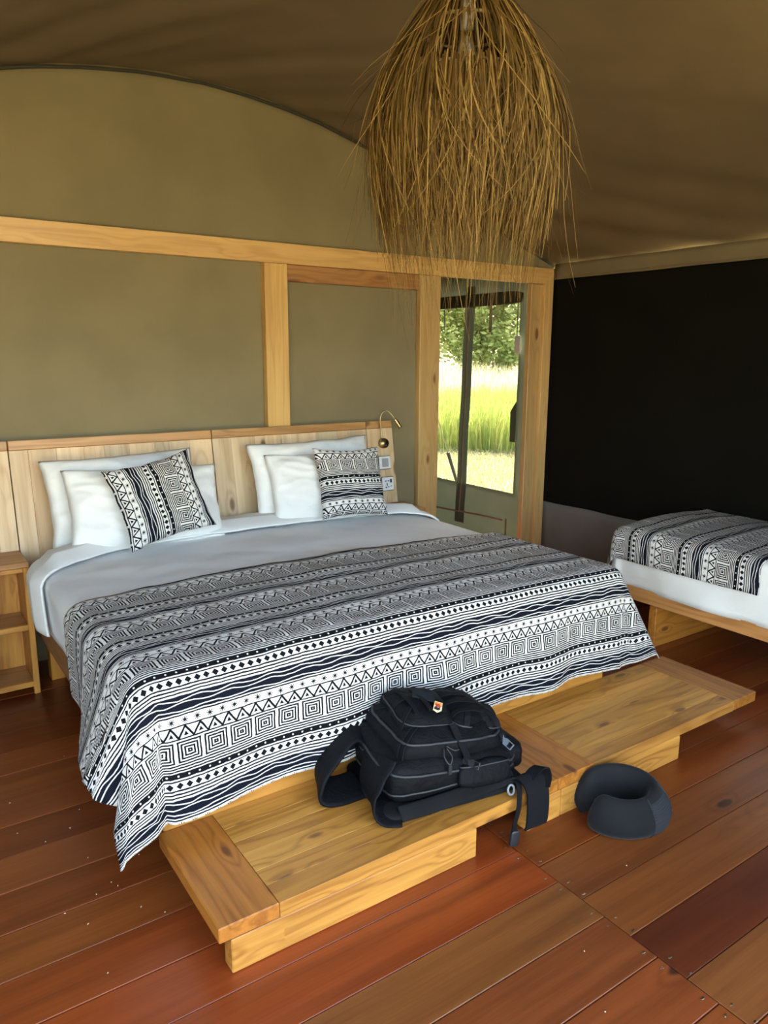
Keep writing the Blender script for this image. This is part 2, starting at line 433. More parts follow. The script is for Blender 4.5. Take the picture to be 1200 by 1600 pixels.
# window: insect screen, centre strip with zip, flap, straps
scrm, n_, b_ = newmat('insect_screen')
out = n_.nodes['Material Output']; tr = nd(n_, 'ShaderNodeBsdfTransparent'); mx = nd(n_, 'ShaderNodeMixShader')
tcx = nd(n_, 'ShaderNodeTexCoord'); fine_ = E(n_, noise_tex(n_, tcx.outputs['Object'], 400, 1).outputs[0])
n_.links.new((fine_*.2+.55).s, mx.inputs[0]); b_.inputs['Base Color'].default_value = (.05,.06,.055,1); b_.inputs['Roughness'].default_value = .9
n_.links.new(tr.outputs[0], mx.inputs[1]); n_.links.new(b_.outputs[0], mx.inputs[2]); n_.links.new(mx.outputs[0], out.inputs[0])
win = thing('window_1', 'mesh tent window with a zipped centre strip', None, (XR, .96, WZ0), kind='structure')
def wp(y, z, dx=0.0): return (dx, y-.96, z-WZ0)
mesh_obj('insect_screen', [wp(W0-.01,WZ0-.01,.012),wp(W1+.01,WZ0-.01,.012),wp(W1+.01,WZ1+.01,.012),wp(W0-.01,WZ1+.01,.012)], [(0,1,2,3)], scrm, win)
def strip(name, pts, w, th, mat): return ribbon(name, pts, w, th, mat, win)
cp = [wp(.975-.10*(2.05-z)/1.5*(-.55)+.004*math.sin(z*9), z, -.010) for z in [.10+i*.1 for i in range(21)]]
mesh_obj('centre_strip', [(p[0], p[1]+d, p[2]) for p in cp for d in (-.062, -.02, .02, .062)], grid_faces(4, len(cp)), M_green, win, sm=True)
zm = plain('copper_zip', (.30,.21,.12), .5, .3)
strip('zip', [(p[0]-.006, p[1], p[2]) for p in cp[1:]], (0,.012,0), .006, zm)
strip('zip', [wp(y, .20+.02*math.sin(y*3), -.014) for y in [.50+i*.1 for i in range(11)]], (0,0,.014), .006, zm)
flapo = mesh_obj('rolled_flap', *superq(.022, (W1-W0)/2+.04, .050, .35, .12, 24, 12), M_dkgreen, win, wp(.96, 1.985, -.022), sm=True)
strip('strap', [wp(.70, z, -.03) for z in (2.0,1.9,1.8,1.73)], (0,.028,0), .004, M_dplast)
strip('strap', [wp(1.30, z, -.02) for z in (1.93,1.85,1.76)], (0,.008,0), .004, M_dplast)
mesh_obj('corner_tab', [wp(.40,1.19,-.006),wp(.46,1.11,-.006),wp(.455,.87,-.006),wp(.40,.87,-.006),wp(.40,1.19,.0),wp(.46,1.11,.0),wp(.455,.87,.0),wp(.40,.87,.0)], [(0,1,2,3),(7,6,5,4),(0,4,5,1),(1,5,6,2),(2,6,7,3),(3,7,4,0)], M_green, win)
strip('pull_tab', [wp(.45, z, -.02) for z in (.24,.18,.10)], (0,.014,0), .004, M_val)
tg = thing('hanging_tag', 'small white tag hanging on a black cord by the window', 'tag', (XR-.03, .385, 1.63))
board('card', -.004, .004, -.030, .030, -.068, .068, M_wplast, tg, 'x', .003, (1,1,1,1))
tube('cord', [(0,.01,.068),(0,.012,.2),(.01,.02,.33)], .004, M_dplast, tg)
sheet('wall_front_added', lambda u, v: (1.0+(XR-1.0)*u, YF+.02*nz(u*6, v*2, 1), -.03+(roof_z(1.0+(XR-1.0)*u)+.05)*v), 20, 16, M_canvas, None, .004, 'added khaki canvas panel shading the right side, beside the open entrance', True)  # unseen panel, added to darken the right floor and mesh wall
# bathroom rear wall and left side wall
V = []; F = []
def lpatch(y0, y1, z0, z1, n=12):
    b0 = len(V)
    for j in range(n+1):
        for i in range(n+1):
            y = y0+(y1-y0)*i/n; z = z0+(z1-z0)*j/n; V.append((XL+.010*nz(y*2, z*2, 1), y, z))
    F.extend(grid_faces(n+1, n+1, b0, True))
LT = roof_z(XL)+.05
lpatch(YF, -3.95, -.03, LT); lpatch(-2.35, YB, -.03, LT); lpatch(-3.95, -2.35, -.03, .55); lpatch(-3.95, -2.35, 2.0, LT)  # unseen window opening, added to brighten the bed tops from the left
wl = mesh_obj('wall_left', V, F, M_canvas, sm=True); tag(wl, 'khaki canvas wall on the left side with an added opening that lets in light', None, None, 'structure')
so = wl.modifiers.new('s', 'SOLIDIFY'); so.thickness = .004
for y_ in (-3.95, -2.35): board('light_opening_edge', XL-.01, XL+.012, y_-.02, y_+.02, .55, 2.0, M_val, wl, 'z', .004)
mesh_obj('rolled_flap', *superq(.04, .82, .045, .9, .2, 20, 12), M_canvas, wl, (XL+.03, -3.15, 2.03), sm=True)  # flap belongs to the added light opening
sheet('wall_rear', lambda u, v: (XL+(XR-XL)*u, YB+.01*nz(u*8, v*3, 2), -.03+(roof_z(XL+(XR-XL)*u)+.05)*v), 40, 16, M_green, None, .004, 'grey green canvas wall behind the doorway', True)

# ---- timber frame
def trim(k, label, *a, **kw):
    o = board('trim_%d' % k, *a, **kw); return tag(o, label, None, None, 'structure')
def mitre(name, prof, axis, mat):
    """prism with front face in XZ: prof list of (x,z); y 0..0.045"""
    cx = sum(p[0] for p in prof)/len(prof); cz = sum(p[1] for p in prof)/len(prof)
    if axis == 'x': V = [(x-cx, y, z-cz) for y in (0, .045) for x, z in prof]; rot = (0,0,0)
    else: V = [(-(z-cz), y, (x-cx)) for y in (0, .045) for x, z in prof]; rot = (0,PI/2,0)
    k = len(prof)
    F = [tuple(range(k)), tuple(range(2*k-1, k-1, -1))]+[(i, i+k, (i+1) % k+k, (i+1) % k) for i in range(k)]
    bm = bmesh.new(); vs = [bm.verts.new(v) for v in V]
    for f in F: bm.faces.new([vs[i] for i in f])
    bmesh.ops.recalc_face_normals(bm, faces=bm.faces); bmesh.ops.bevel(bm, geom=bm.edges[:], offset=.002, segments=1, affect='EDGES')
    o = bm_obj(name, bm, mat, None, (cx, 0, cz), rot); o.color = (1,.98,.95,1); return o
tag(mitre('trim_1', [(XL+.02,2.045),(2.544,2.045),(2.629,2.153),(XL+.02,2.153)], 'x', M_frame), 'long pine beam across the partition wall', None, None, 'structure')
tag(mitre('trim_2', [(2.546,-.03),(2.629,-.03),(2.629,2.152),(2.546,2.044)], 'z', M_frame), 'pine door frame board at the right', None, None, 'structure')
trim(3, 'pine post above the headboard', .356, .498, .0, .05, .02, 2.044, M_frame, axis='z', col=(1.0,1.0,.9,1))
trim(4, 'dark pine lintel between the posts', .500, 1.438, .018, .05, 1.952, 2.044, M_cap, axis='x', col=(.85,.8,.75,1))
trim(5, 'pine door post at the left of the doorway', 1.440, 1.602, .004, .05, .0, 2.044, M_frame, axis='z', col=(.8,.82,.85,1))
trim(6, 'inner pine door post at the right of the doorway', 2.432, 2.545, .022, .066, .0, 2.044, M_frame, axis='z', col=(.82,.82,.85,1))
trim(7, 'inner pine door post edge', 1.604, 1.62, .03, .06, .0, 2.044, M_frame, axis='z', col=(.7,.7,.7,1))

# ================================================================== HEADBOARD, NIGHTSTANDS
lean = math.atan2(.08, .51)
hb = thing('headboard', 'pale pine panelled headboard with darker top rail along the canvas wall', 'headboard', (0, -.02, 1.143), (-lean, 0, 0))
# local: x along wall, z down along the board from the top edge; rotation makes the foot stand forward
def hpanel(x0, x1, zb, nb):
    gap = .004; a = x0+gap/2; Wt = (x1-x0-gap); cuts = [0]+sorted(min(.97, max(.03, (i+random.uniform(-.25,.25))/nb)) for i in range(1, nb))+[1]
    for i in range(nb):
        k = random.uniform(.84, 1.12); kk = random.uniform(-.05, .05)
        board('board', a+Wt*cuts[i]+.0003, a+Wt*cuts[i+1]-.0003, 0, .022, zb, -.047, M_head, hb, 'z', .0012, (k+kk, k, k-kk, 1))
    board('top_rail', a, a+Wt, -.006, .026, -.046, .0, M_cap, hb, 'x', .003)
hpanel(-1.245, -1.009, -.52, 3); hpanel(-1.009, .0, -.70, 9); hpanel(.0, 1.0055, -.70, 9); hpanel(1.0055, 1.203, -.52, 2)
def nightstand(x0, x1, label):
    r = thing('nightstand', label, 'nightstand', ((x0+x1)/2, -.2, 0), group='pine nightstands beside the bed'); b = ((x0+x1)/2, -.2, 0)
    yb = -.105; yf = -.35
    board('top', x0, x1, yf, yb, .606, .632, M_cap, r, 'x', .003, (.9,.85,.85,1), b)
    for a in (x0, x1-.022): board('side_panel', a, a+.022, yf+.024, yb, .0, .605, M_pine, r, 'z', .002, (.9,.8,.72,1), b)
    for a in (x0, x1-.026): board('leg', a, a+.026, yf, yf+.024, .0, .605, M_pine, r, 'z', .002, (1,1,1,1), b)
    for z in (.04, .315): 
        board('shelf', x0+.022, x1-.022, yf+.024, yb-.012, z, z+.02, M_cap, r, 'x', .002, (.95,.9,.85,1), b)
        board('shelf_edge', x0+.026, x1-.026, yf+.002, yf+.024, z-.004, z+.022, M_pine, r, 'x', .002, None, b)
    board('front_rail', x0+.026, x1-.026, yf+.002, yf+.024, .585, .605, M_pine, r, 'x', .002, None, b)
    board('back_panel', x0+.022, x1-.022, yb-.012, yb, .0, .605, M_pine, r, 'z', .001, (1.05,1.05,1,1), b)
nightstand(-1.238, -1.013, 'open pine nightstand with shelves on the left of the bed')
nightstand(1.020, 1.235, 'pine nightstand on the right of the bed, mostly hidden, under the reading lamp')

# ================================================================== MAIN BED
bed = thing('double_bed', 'wide stained pine bed frame under the large double bed', 'bed', (0.05, -1.0, 0)); bb = (.05, -1.0, 0)
BX0, BX1, BYH, BYF = -.98, 1.08, -.13, -1.905
board('side_rail', BX0, BX0+.035, BYF, BYH, .235, .365, M_rail, bed, 'y', .004, (1,1,1,1), bb)
board('side_rail', BX1-.035, BX1, BYF, BYH, .235, .365, M_rail, bed, 'y', .004, (1,1,1,1), bb)
board('foot_rail', BX0+.036, BX1-.036, BYF, BYF+.035, .100, .365, M_pine, bed, 'x', .003, (1.05,1.05,1,1), bb)
board('head_rail', BX0+.036, BX1-.036, BYH-.035, BYH, .235, .365, M_rail, bed, 'x', .003, None, bb)
board('leg', BX0+.037, BX0+.10, BYH-.11, BYH-.04, .0, .24, M_pine, bed, 'z', .003, (.95,.85,.7,1), bb)
board('leg', BX1-.10, BX1-.037, BYH-.11, BYH-.04, .0, .24, M_pine, bed, 'z', .003, (.95,.85,.7,1), bb)
board('leg', BX0, BX0+.036, -1.305, -1.225, .0, .234, M_rail, bed, 'z', .003, (1,1,1,1), bb)
board('leg', BX1-.036, BX1, -1.305, -1.225, .0, .234, M_rail, bed, 'z', .003, (1,1,1,1), bb)
for k in range(8):
    y = -.3-k*.21
    board('slat', BX0+.036, BX1-.036, y-.05, y+.05, .30, .32, M_head, bed, 'x', .002, None, bb)
# mattress
V, F = superq(1.005, .875, .15, .16, .10, 64, 20)
mt = mesh_obj('mattress', V, F, M_cream, None, (.05, -1.01, .445), sm=True)
tag(mt, 'thick cream mattress on the large bed, showing at the head corner', 'mattress')

# ---- draped cloth
def drape(name, mat, o, ax, ay, W0_, W1_, T0, TF, oa, ob, z0, lift=0.0, Rr=.06, sl=1.0, front=True, res=.022, hemL=None, hemR=None, sidetilt=None, fronttilt=None,
          tback=None, tfront=None, crown=.012, uv_v0=0.0, seed=0, wr=.004, th=.004, ripple=.0, sideL=True, sideR=True, vs=1, puff=0.0):
    """cloth on a box top. local coords: s across (W0_..W1_), t along from T0 to the foot edge TF, then hanging ob; sides hang oa=(left,right).
    o origin, ax/ay unit vectors of s and t."""
    ax = Vector(ax); ay = Vector(ay); o = Vector(o)
    sL = W0_-(oa[0] if sideL else 0); sR = W1_+(oa[1] if sideR else 0)
    tE = TF+(ob if front else 0)
    ns = max(8, int((sR-sL)/res)); ntt = max(6, int((tE-T0)/res))
    def prof(a, tilt):
        """arc length a over the rounded edge -> (out, down)"""
        r = Rr+lift; lim = PI/2-tilt
        if a < r*lim: return r*math.sin(a/r), r*(1-math.cos(a/r))
        e = a-r*lim; o1, d1 = r*math.sin(lim), r*(1-math.cos(lim))
        return o1+e*math.cos(lim), d1+e*math.sin(lim)
    V = []; UV = []
    for j in range(ntt+1):
        for i in range(ns+1):
            s = sL+(sR-sL)*i/ns
            ta = tback(s) if tback else T0; tb = tfront(s) if tfront else tE
            t = ta+(tb-ta)*j/ntt
            aL = W0_-s if s < W0_ else 0; aR = s-W1_ if s > W1_ else 0
            a = max(aL, aR); b = t-TF if t > TF else 0; sg = -1 if aL > 0 else 1
            sx = min(max(s, W0_), W1_); ty = min(t, TF)
            u_ = (sx-W0_)/(W1_-W0_); cr = crown*math.sin(PI*min(1, max(0, u_)))
            wob = wr*(nz(s*4+seed, t*5, seed)+.6*nz(s*9, t*11+seed, 3))
            z = z0+lift+cr*(1 if True else 0)
            if a > 0 and b > 0:
                hem = hemL if sg < 0 else hemR
                ph = math.degrees(math.atan2(b, a)); rho = math.hypot(a, b); rho -= max(0, rho-.42)*.24*math.sin(2*math.radians(ph))
                # hem: list (phi, out_x, out_y) horizontal reach per metre of hanging length
                k = 0
                while k < len(hem)-2 and hem[k+1][0] < ph: k += 1
                q = (ph-hem[k][0])/(hem[k+1][0]-hem[k][0]); q = min(1, max(0, q)); q = q*q*(3-2*q)
                hx = hem[k][1]*(1-q)+hem[k+1][1]*q; hy = hem[k][2]*(1-q)+hem[k+1][2]*q
                hl = math.hypot(hx, hy); tilt = math.asin(min(.95, hl)); oo, dd = prof(rho, 0.0)
                r = Rr+lift; e = max(0, rho-r*1.2)
                fa = ph/90; bx, by = (1-fa), fa; bl = math.hypot(bx, by); bx /= bl; by /= bl
                o1, d1 = prof(min(rho, r*1.2), .0)
                px = o1*bx+e*hx; py = o1*by+e*hy; pz = d1+e*math.cos(tilt)
                P = o+ax*(sx+sg*px)+ay*(ty+py)+Vector((0,0,z-pz))
            elif a > 0:
                tl = sidetilt(t, sg) if sidetilt else .04
                r = Rr+lift; o1, d1 = prof(min(a, r*1.2), 0.0); e = max(0, a-r*1.2)
                P = o+ax*(sx+sg*(o1+e*math.sin(tl)+wob))+ay*ty+Vector((0,0,z-d1-e*math.cos(tl)))
            elif b > 0:
                tl = fronttilt(s) if fronttilt else .05
                r = Rr+lift; o1, d1 = prof(min(b, r*1.2), 0.0); e = max(0, b-r*1.2)
                P = o+ax*sx+ay*(ty+o1+e*math.sin(tl)+wob+ripple*e*math.sin(s*13+1.5*nz(s*3, 1)))+Vector((0,0,z-d1-e*math.cos(tl)))
            else:
                P = o+ax*s+ay*t+Vector((0,0,z+wob*1.2))
            if puff:
                q = j/ntt; pf = puff*min(1, (1-q)/.45)**.75*(1-.35*max(0, .6-q)/.6)
                if a > 0: P += ax*(sg*pf*.6)
                else: P.z += pf
            V.append(tuple(P)); UV.append((s, (t-uv_v0)*vs))
    ob_ = mesh_obj(name, V, grid_faces(ns+1, ntt+1, 0, (ax.cross(ay)).z < 0), mat, None, sm=True, uvs=UV)
    m = ob_.modifiers.new('s', 'SOLIDIFY'); m.thickness = th; m.offset = -1
    return ob_
ZT = .628; IX0, IX1 = -.950, 1.062; TFI = 1.865       # inner edges of the rounded top; t runs towards the foot (-y)
sidec = [(0,.06,0),(90,0,.06)]
dv_ = drape('duvet', M_duvet, (0,0,0), (1,0,0), (0,-1,0), IX0, IX1, .30, TFI-.01, (.26,.26), .22, ZT, 0.0, hemL=sidec, hemR=sidec, sidetilt=lambda t, sg: .03+.03*math.sin(t*5), seed=2, wr=.007, res=.03, th=.012, crown=.016)
tag(dv_, 'pale grey duvet tucked over the large bed', 'duvet')
fold = drape('folded_sheet', M_sheet, (0,0,0), (1,0,0), (0,-1,0), IX0, IX1, .19, TFI, (.27,.27), 0, ZT, .022, front=False, crown=.016, seed=2, wr=.007, th=.012, puff=.042,
             tback=lambda s: .20+.36*max(0, (-s-.55)/.65)**1.3+.30*max(0, (s-.72)/.6)**1.3, tfront=lambda s: .425+.34*max(0, (-s-.62)/.55)**1.2+.30*max(0, (s-.80)/.5)**1.2, sidetilt=lambda t, sg: .05)
tag(fold, 'white turned-down sheet across the bed below the pillows', 'sheet')
hemL = [(0,.42,-.12),(16,.36,.05),(30,.10,.04),(42,.22,.06),(55,.22,.20),(72,.04,.14),(90,.0,.08)]
hemR = [(0,.30,.02),(25,.38,.05),(45,.50,.10),(62,.46,.16),(78,.16,.10),(90,.02,.09)]
def stilt(t, sg):
    k = max(0, min(1, (t-1.25)/(TFI-1.25))); k = k*k*(3-2*k)
    return (.02+.40*k) if sg < 0 else (.05+.25*k)
rn = drape('bed_runner', M_print, (0,0,0), (1,0,0), (0,-1,0), IX0, IX1, 1.085, TFI, (.385,.36), .490, ZT, .024, hemL=hemL, hemR=hemR, sidetilt=stilt, fronttilt=lambda s: .085+.02*math.sin(s*5),
           crown=.016, uv_v0=TFI+.045, seed=9, wr=.006, th=.004, res=.016, ripple=.05, tback=lambda s: 1.085+.02*s*s+.06*max(0,(-s-.7))+.05*max(0, s-.6))
tag(rn, 'black and white patterned bed runner draped over the foot of the large bed', 'bed runner', 'patterned runners on the beds')

# ---- pillows
def pillow_geo(w, h, t, seed, pinch=.05, n=48, wr=.016, pw=.40):
    V = []; UV = []; F = []
    for side in (1, -1):
        b0 = len(V)
        for j in range(n+1):
            v = -1+2*j/n
            for i in range(n+1):
                u = -1+2*i/n
                ex = 1-pinch*(1-u*u)*0-pinch*(1-v*v); ez = 1-pinch*(1-u*u)
                x = w/2*u*(1-pinch*(1-v*v)*abs(u)); z = h/2*v*(1-pinch*(1-u*u)*abs(v))
                e = max(0, (1-u*u)*(1-v*v)); th = t/2*e**pw
                ed = min(1, e*8)
                wv = wr*ed*(nz(u*2.2+seed, v*2.0, seed*1.7+side)+.5*nz(u*5+v*2, v*4+seed, side))
                wv -= .8*wr*ed*abs(nz(u*2.6+v*1.2+seed, v*3.2-u, side*3+seed))**.7-.25*wr*ed
                cr = .5*wr*ed*math.exp(-3*(1-abs(u))-3*(1-abs(v)))*math.sin(14*(u*v)+seed)
                V.append((x+.006*nz(v*3, seed), -side*(th+wv+cr), z+.006*nz(u*3, seed+4))); UV.append((w/2*u, h/2*v))
        for f in grid_faces(n+1, n+1, b0, side < 0): F.append(f)
    return V, F, UV
def pillow(name, label, group, w, h, t, loc, rot, mat, seed, cat='pillow', uvf=None, **k):
    V, F, UV = pillow_geo(w, h, t, seed, **k)
    if uvf: UV = [uvf(*q) for q in UV]
    bm = bmesh.new(); lay = bm.loops.layers.uv.new('UVMap'); vs = [bm.verts.new(v) for v in V]
    for f in F:
        fc = bm.faces.new([vs[i] for i in f]); fc.smooth = True
        for lp, i in zip(fc.loops, f): lp[lay].uv = UV[i]
    bmesh.ops.remove_doubles(bm, verts=bm.verts, dist=.0008)
    o = bm_obj(name, bm, mat, None, loc, rot); 
    return tag(o, label, cat, group)
G1 = 'white pillows at the headboard'
pillow('pillow', 'white pillow at the left, against the headboard behind another pillow', G1, .74, .44, .17, (-.525,-.195,.850), (R(-16), R(-1.5), 0), M_white, 3)
pillow('pillow', 'crumpled white pillow at the left, directly behind the tilted cushion', G1, .76, .40, .18, (-.455,-.315,.818), (R(-22), R(2), R(1)), M_white, 8)
pillow('pillow', 'white pillow at the right, against the headboard behind another pillow', G1, .78, .44, .17, (.545,-.195,.858), (R(-16), R(-1), 0), M_white, 14)
pillow('pillow', 'plump white pillow at the right, directly behind the cushion with level bands', G1, .70, .40, .19, (.560,-.305,.820), (R(-22), R(1), R(-2)), M_white, 21)
G2 = 'patterned throw cushions'
pillow('throw_cushion', 'black and white patterned cushion tilted against the left pillows, bands upright', G2, .43, .40, .15, (-.435,-.455,.875), (R(-24), R(-10), R(4)), M_print, 31, 'cushion', lambda u, v: (v, -.005-u), pinch=.10, wr=.006)
pillow('throw_cushion', 'black and white patterned cushion against the right pillows, bands level', G2, .41, .40, .15, (.630,-.45,.858), (R(-22), R(2), R(-4)), M_print, 37, 'cushion', lambda u, v: (u, .02-v), pinch=.10, wr=.006)

# ================================================================== READING LAMP, SWITCH, SOCKET
def hb_y(z): return -.02-.08*(1.143-z)/.51
rl = thing('reading_lamp', 'brass gooseneck reading lamp mounted on the headboard', 'lamp', (1.112, hb_y(1.004)-.008, 1.004), (-lean, 0, 0))
bm = bmesh.new(); bmesh.ops.create_cone(bm, cap_ends=True, segments=32, radius1=.031, radius2=.031, depth=.03); bmesh.ops.bevel(bm, geom=bm.edges[:], offset=.003, segments=2, affect='EDGES')
bm_obj('base', bm, M_brass, rl, (0,-.016,0), (PI/2,0,0), True)
bm = bmesh.new(); bmesh.ops.create_cone(bm, cap_ends=True, segments=20, radius1=.010, radius2=.008, depth=.01)
bm_obj('switch_knob', bm, M_dplast, rl, (.006,-.036,-.014), (PI/2,0,0), True)
arm = catmull([(-.008,-.018,.028),(-.014,-.022,.09),(-.020,-.03,.150),(-.004,-.04,.190),(.028,-.05,.196),(.058,-.06,.160),(.068,-.062,.140)], 8)
tube('gooseneck', arm, .0040, M_brass, rl, 10)
hd = [(.066,-.062,.146),(.072,-.064,.134),(.100,-.070,.088)]
tube('lamp_head', catmull(hd, 6), lambda q: .0075+.0055*min(1, q*4), M_brass, rl, 16)
def plate(name, label, x, z, cat):
    return thing(name, label, cat, (x, hb_y(z)-.007, z), (-lean, 0, 0))
sw = plate('light_switch', 'white wall switch with grey rocker below the reading lamp', 1.116, .884, 'switch')
board('plate', -.042, .042, -.010, 0, -.040, .040, M_wplast, sw, 'x', .003, (1,1,1,1)); board('back_box', -.043, .043, -.004, .001, -.043, .043, M_dplast, sw, 'x', .001)
board('rocker', -.024, .024, -.014, -.010, -.027, .027, M_gplast, sw, 'x', .002, (1,1,1,1))
sk = plate('power_socket', 'white multi-pin power socket below the switch on the headboard', 1.127, .752, 'socket')
board('plate', -.042, .042, -.010, 0, -.042, .042, M_wplast, sk, 'x', .003, (1,1,1,1)); board('back_box', -.043, .043, -.004, .001, -.045, .045, M_dplast, sk, 'x', .001)
for (x, z, w, h) in ((-.018,.018,.010,.006),(.002,.018,.010,.006),(-.010,-.004,.006,.018),(-.018,-.022,.010,.008),(.000,-.020,.010,.006),(.020,-.016,.012,.004)):
    board('slot', x-w/2, x+w/2, -.0115, -.0098, z-h/2, z+h/2, M_dplast, sk, 'x', 0)
board('rocker', .014, .026, -.014, -.010, .006, .028, M_dplast, sk, 'x', .001)

# ================================================================== BENCHES
def bench(x0, x1, xl, xr, blocks, label, cols):
    r = thing('low_bench', label, 'bench', ((x0+x1)/2, -2.13, 0), group='low pine benches at the foot of the bed'); b = ((x0+x1)/2, -2.13, 0)
    yf, yb = -2.3716, -1.9065; z0, z1 = .0998, .1445
    board('end_board', x0, xl, yf, yb, z0, z1, M_pine, r, 'y', .003, cols[0], b)
    board('end_board', xr, x1, yf, yb, z0, z1, M_pine, r, 'y', .003, cols[1], b)
    n = 6; cuts = [0]+[(i+random.uniform(-.2,.2))/n for i in range(1, n)]+[1]
    for i in range(n):
        k = random.uniform(.84, 1.08)
        board('slat', xl+.0006, xr-.0006, yf+(yb-yf)*cuts[i]+.0003, yf+(yb-yf)*cuts[i+1]-.0003, z0, z1-.0004, M_pine, r, 'x', .0010, (k, k*random.uniform(.97,1.05), k*random.uniform(.85,1.1), 1), b)
    for a, c in blocks: board('plinth_board', a, c, yf-.002, yf+.048, .0, z0-.0005, M_pine, r, 'x', .003, (1,1,1,1), b)
    for a, c in blocks: board('plinth_board', a+.13, c, yb-.05, yb-.002, .0, z0-.0005, M_pine, r, 'x', .003, None, b)
dk = (.78,.62,.50,1)
bench(-.960, .2575, -.791, .095, [(-.9286,-.108)], 'low pine bench at the bed foot carrying the black backpack', [dk, (.85,.75,.65,1)])
bench(.2600, 1.473, .438, 1.304, [(.275,.942)], 'low pine bench at the bed foot nearer the second bed', [(.78,.62,.50,1), (.72,.62,.55,1)])
board('plinth_board', .115, .2725, -2.3736, -2.3236, 0, .0993, M_pine, bpy.data.objects['low_bench'], 'x', .003, (1,1,1,1), ((-.960+.2575)/2, -2.13, 0))

# ================================================================== SECOND BED
b2 = thing('single_bed', 'pine single bed frame by the dark mesh wall', 'bed', (2.24, -2.3, 0)); bb2 = (2.24, -2.3, 0)
board('side_rail', 1.80, 1.835, -3.30, -1.34, .245, .320, M_cap, b2, 'y', .004, (1.15,1.0,.9,1), bb2)
board('side_rail', 2.62, 2.655, -3.30, -1.34, .245, .320, M_cap, b2, 'y', .004, None, bb2)
board('foot_rail', 1.836, 2.619, -1.375, -1.34, .245, .320, M_cap, b2, 'x', .004, None, bb2)
board('head_rail', 1.836, 2.619, -3.30, -3.265, .245, .320, M_cap, b2, 'x', .004, None, bb2)
board('plinth_board', 1.84, 2.61, -1.60, -1.555, .0, .244, M_pine, b2, 'x', .003, (.95,.8,.65,1), bb2)
board('plinth_board', 1.84, 2.61, -3.10, -3.055, .0, .244, M_pine, b2, 'x', .003, (.95,.8,.65,1), bb2)
V, F = superq(.425, .985, .15, .16, .10, 64, 20)
m2 = mesh_obj('mattress', V, F, M_cream, None, (2.235, -2.31, .455), sm=True); tag(m2, 'mattress of the single bed under white bedding', 'mattress')
d2 = drape('duvet', M_white, (0,-3.0,0), (1,0,0), (0,1,0), 1.845, 2.60, -.22, 1.63, (.345,.03), .30, .622, 0.0, hemL=[(0,.05,0),(45,.05,.05),(90,0,.05)], hemR=sidec, sidetilt=lambda t, sg: -.02+.03*math.sin(t*7), seed=12, wr=.012, res=.03, th=.010, crown=.02)
tag(d2, 'white duvet on the single bed by the dark mesh wall', 'duvet')
r2 = drape('bed_runner', M_print, (0,-3.0,0), (1,0,0), (0,1,0), 1.845, 2.60, .83, 1.63, (.215,.03), .25, .622, .013, hemL=[(0,.05,0),(45,.12,.10),(90,0,.05)], hemR=sidec, sidetilt=lambda t, sg: .02, seed=15, wr=.009, th=.004, res=.018, crown=.02, uv_v0=.83+.116, vs=-1)
tag(r2, 'black and white patterned runner over the single bed by the dark wall', 'bed runner', 'patterned runners on the beds')

# ================================================================== PENDANT LAMP
m_, n_, b_ = newmat('dry_raffia')
g_ = nd(n_, 'ShaderNodeNewGeometry'); ri = E(n_, g_.outputs['Random Per Island'])
tcx = nd(n_, 'ShaderNodeTexCoord'); nn_ = E(n_, noise_tex(n_, tcx.outputs['Object'], 25, 2).outputs[0])
rp = nd(n_, 'ShaderNodeValToRGB'); rp.color_ramp.elements[0].color = (.040,.020,.004,1); rp.color_ramp.elements[1].color = (.36,.225,.066,1)
e_ = rp.color_ramp.elements.new(.55); e_.color = (.125,.068,.014,1)
n_.links.new((ri*.75+nn_*.25).s, rp.inputs[0]); n_.links.new(rp.outputs[0], b_.inputs['Base Color']); b_.inputs['Roughness'].default_value = .75; b_.inputs['Specular IOR Level'].default_value = .2
M_raff = m_
PX, PY = 0.0, -2.10
lamp = thing('pendant_lamp', 'shaggy dried grass pendant lampshade hanging from the tent roof', 'pendant lamp', (PX, PY, 2.60))
tube('cord', [(0,0,-.05),(0,0,.28)], .006, M_dplast, lamp)
tube('lamp_holder', [(0,0,-.05),(0,0,-.14)], .020, M_wplast, lamp, 16)
bm = bmesh.new(); bmesh.ops.create_uvsphere(bm, u_segments=20, v_segments=14, radius=.032)
for v in bm.verts:
    if v.co.z > 0: v.co.z *= 1.9; v.co.x *= 1-.35*min(1, v.co.z/.06); v.co.y *= 1-.35*min(1, v.co.z/.06)
bm_obj('bulb', bm, M_glass, lamp, (0,0,-.215), (0,0,0), True)
def lr(z):   # outer radius by height below the top (z negative)
    q = -z
    pts = [(0,.045),(.03,.072),(.10,.128),(.20,.195),(.30,.245),(.40,.272),(.55,.282),(.9,.275)]
    for (a, ra), (b, rb) in zip(pts, pts[1:]):
        if q <= b: return ra+(rb-ra)*(q-a)/(b-a)
    return .285
M_wire = plain('wire_rings', (.33,.24,.12), .6)
for z in (-.03, -.14, -.285, -.42):
    r_ = lr(z)-.028
    tube('ring', [(r_*math.cos(2*PI*k/40), r_*math.sin(2*PI*k/40), z) for k in range(40)], .0045, M_wire, lamp, 6, True)
for k in range(6):
    a = k*PI/3
    tube('wire', [((lr(z)-.028)*math.cos(a), (lr(z)-.028)*math.sin(a), z) for z in (-.03,-.14,-.285,-.42)], .0035, M_wire, lamp, 6)
rs = random.Random(11); V = []; F = []
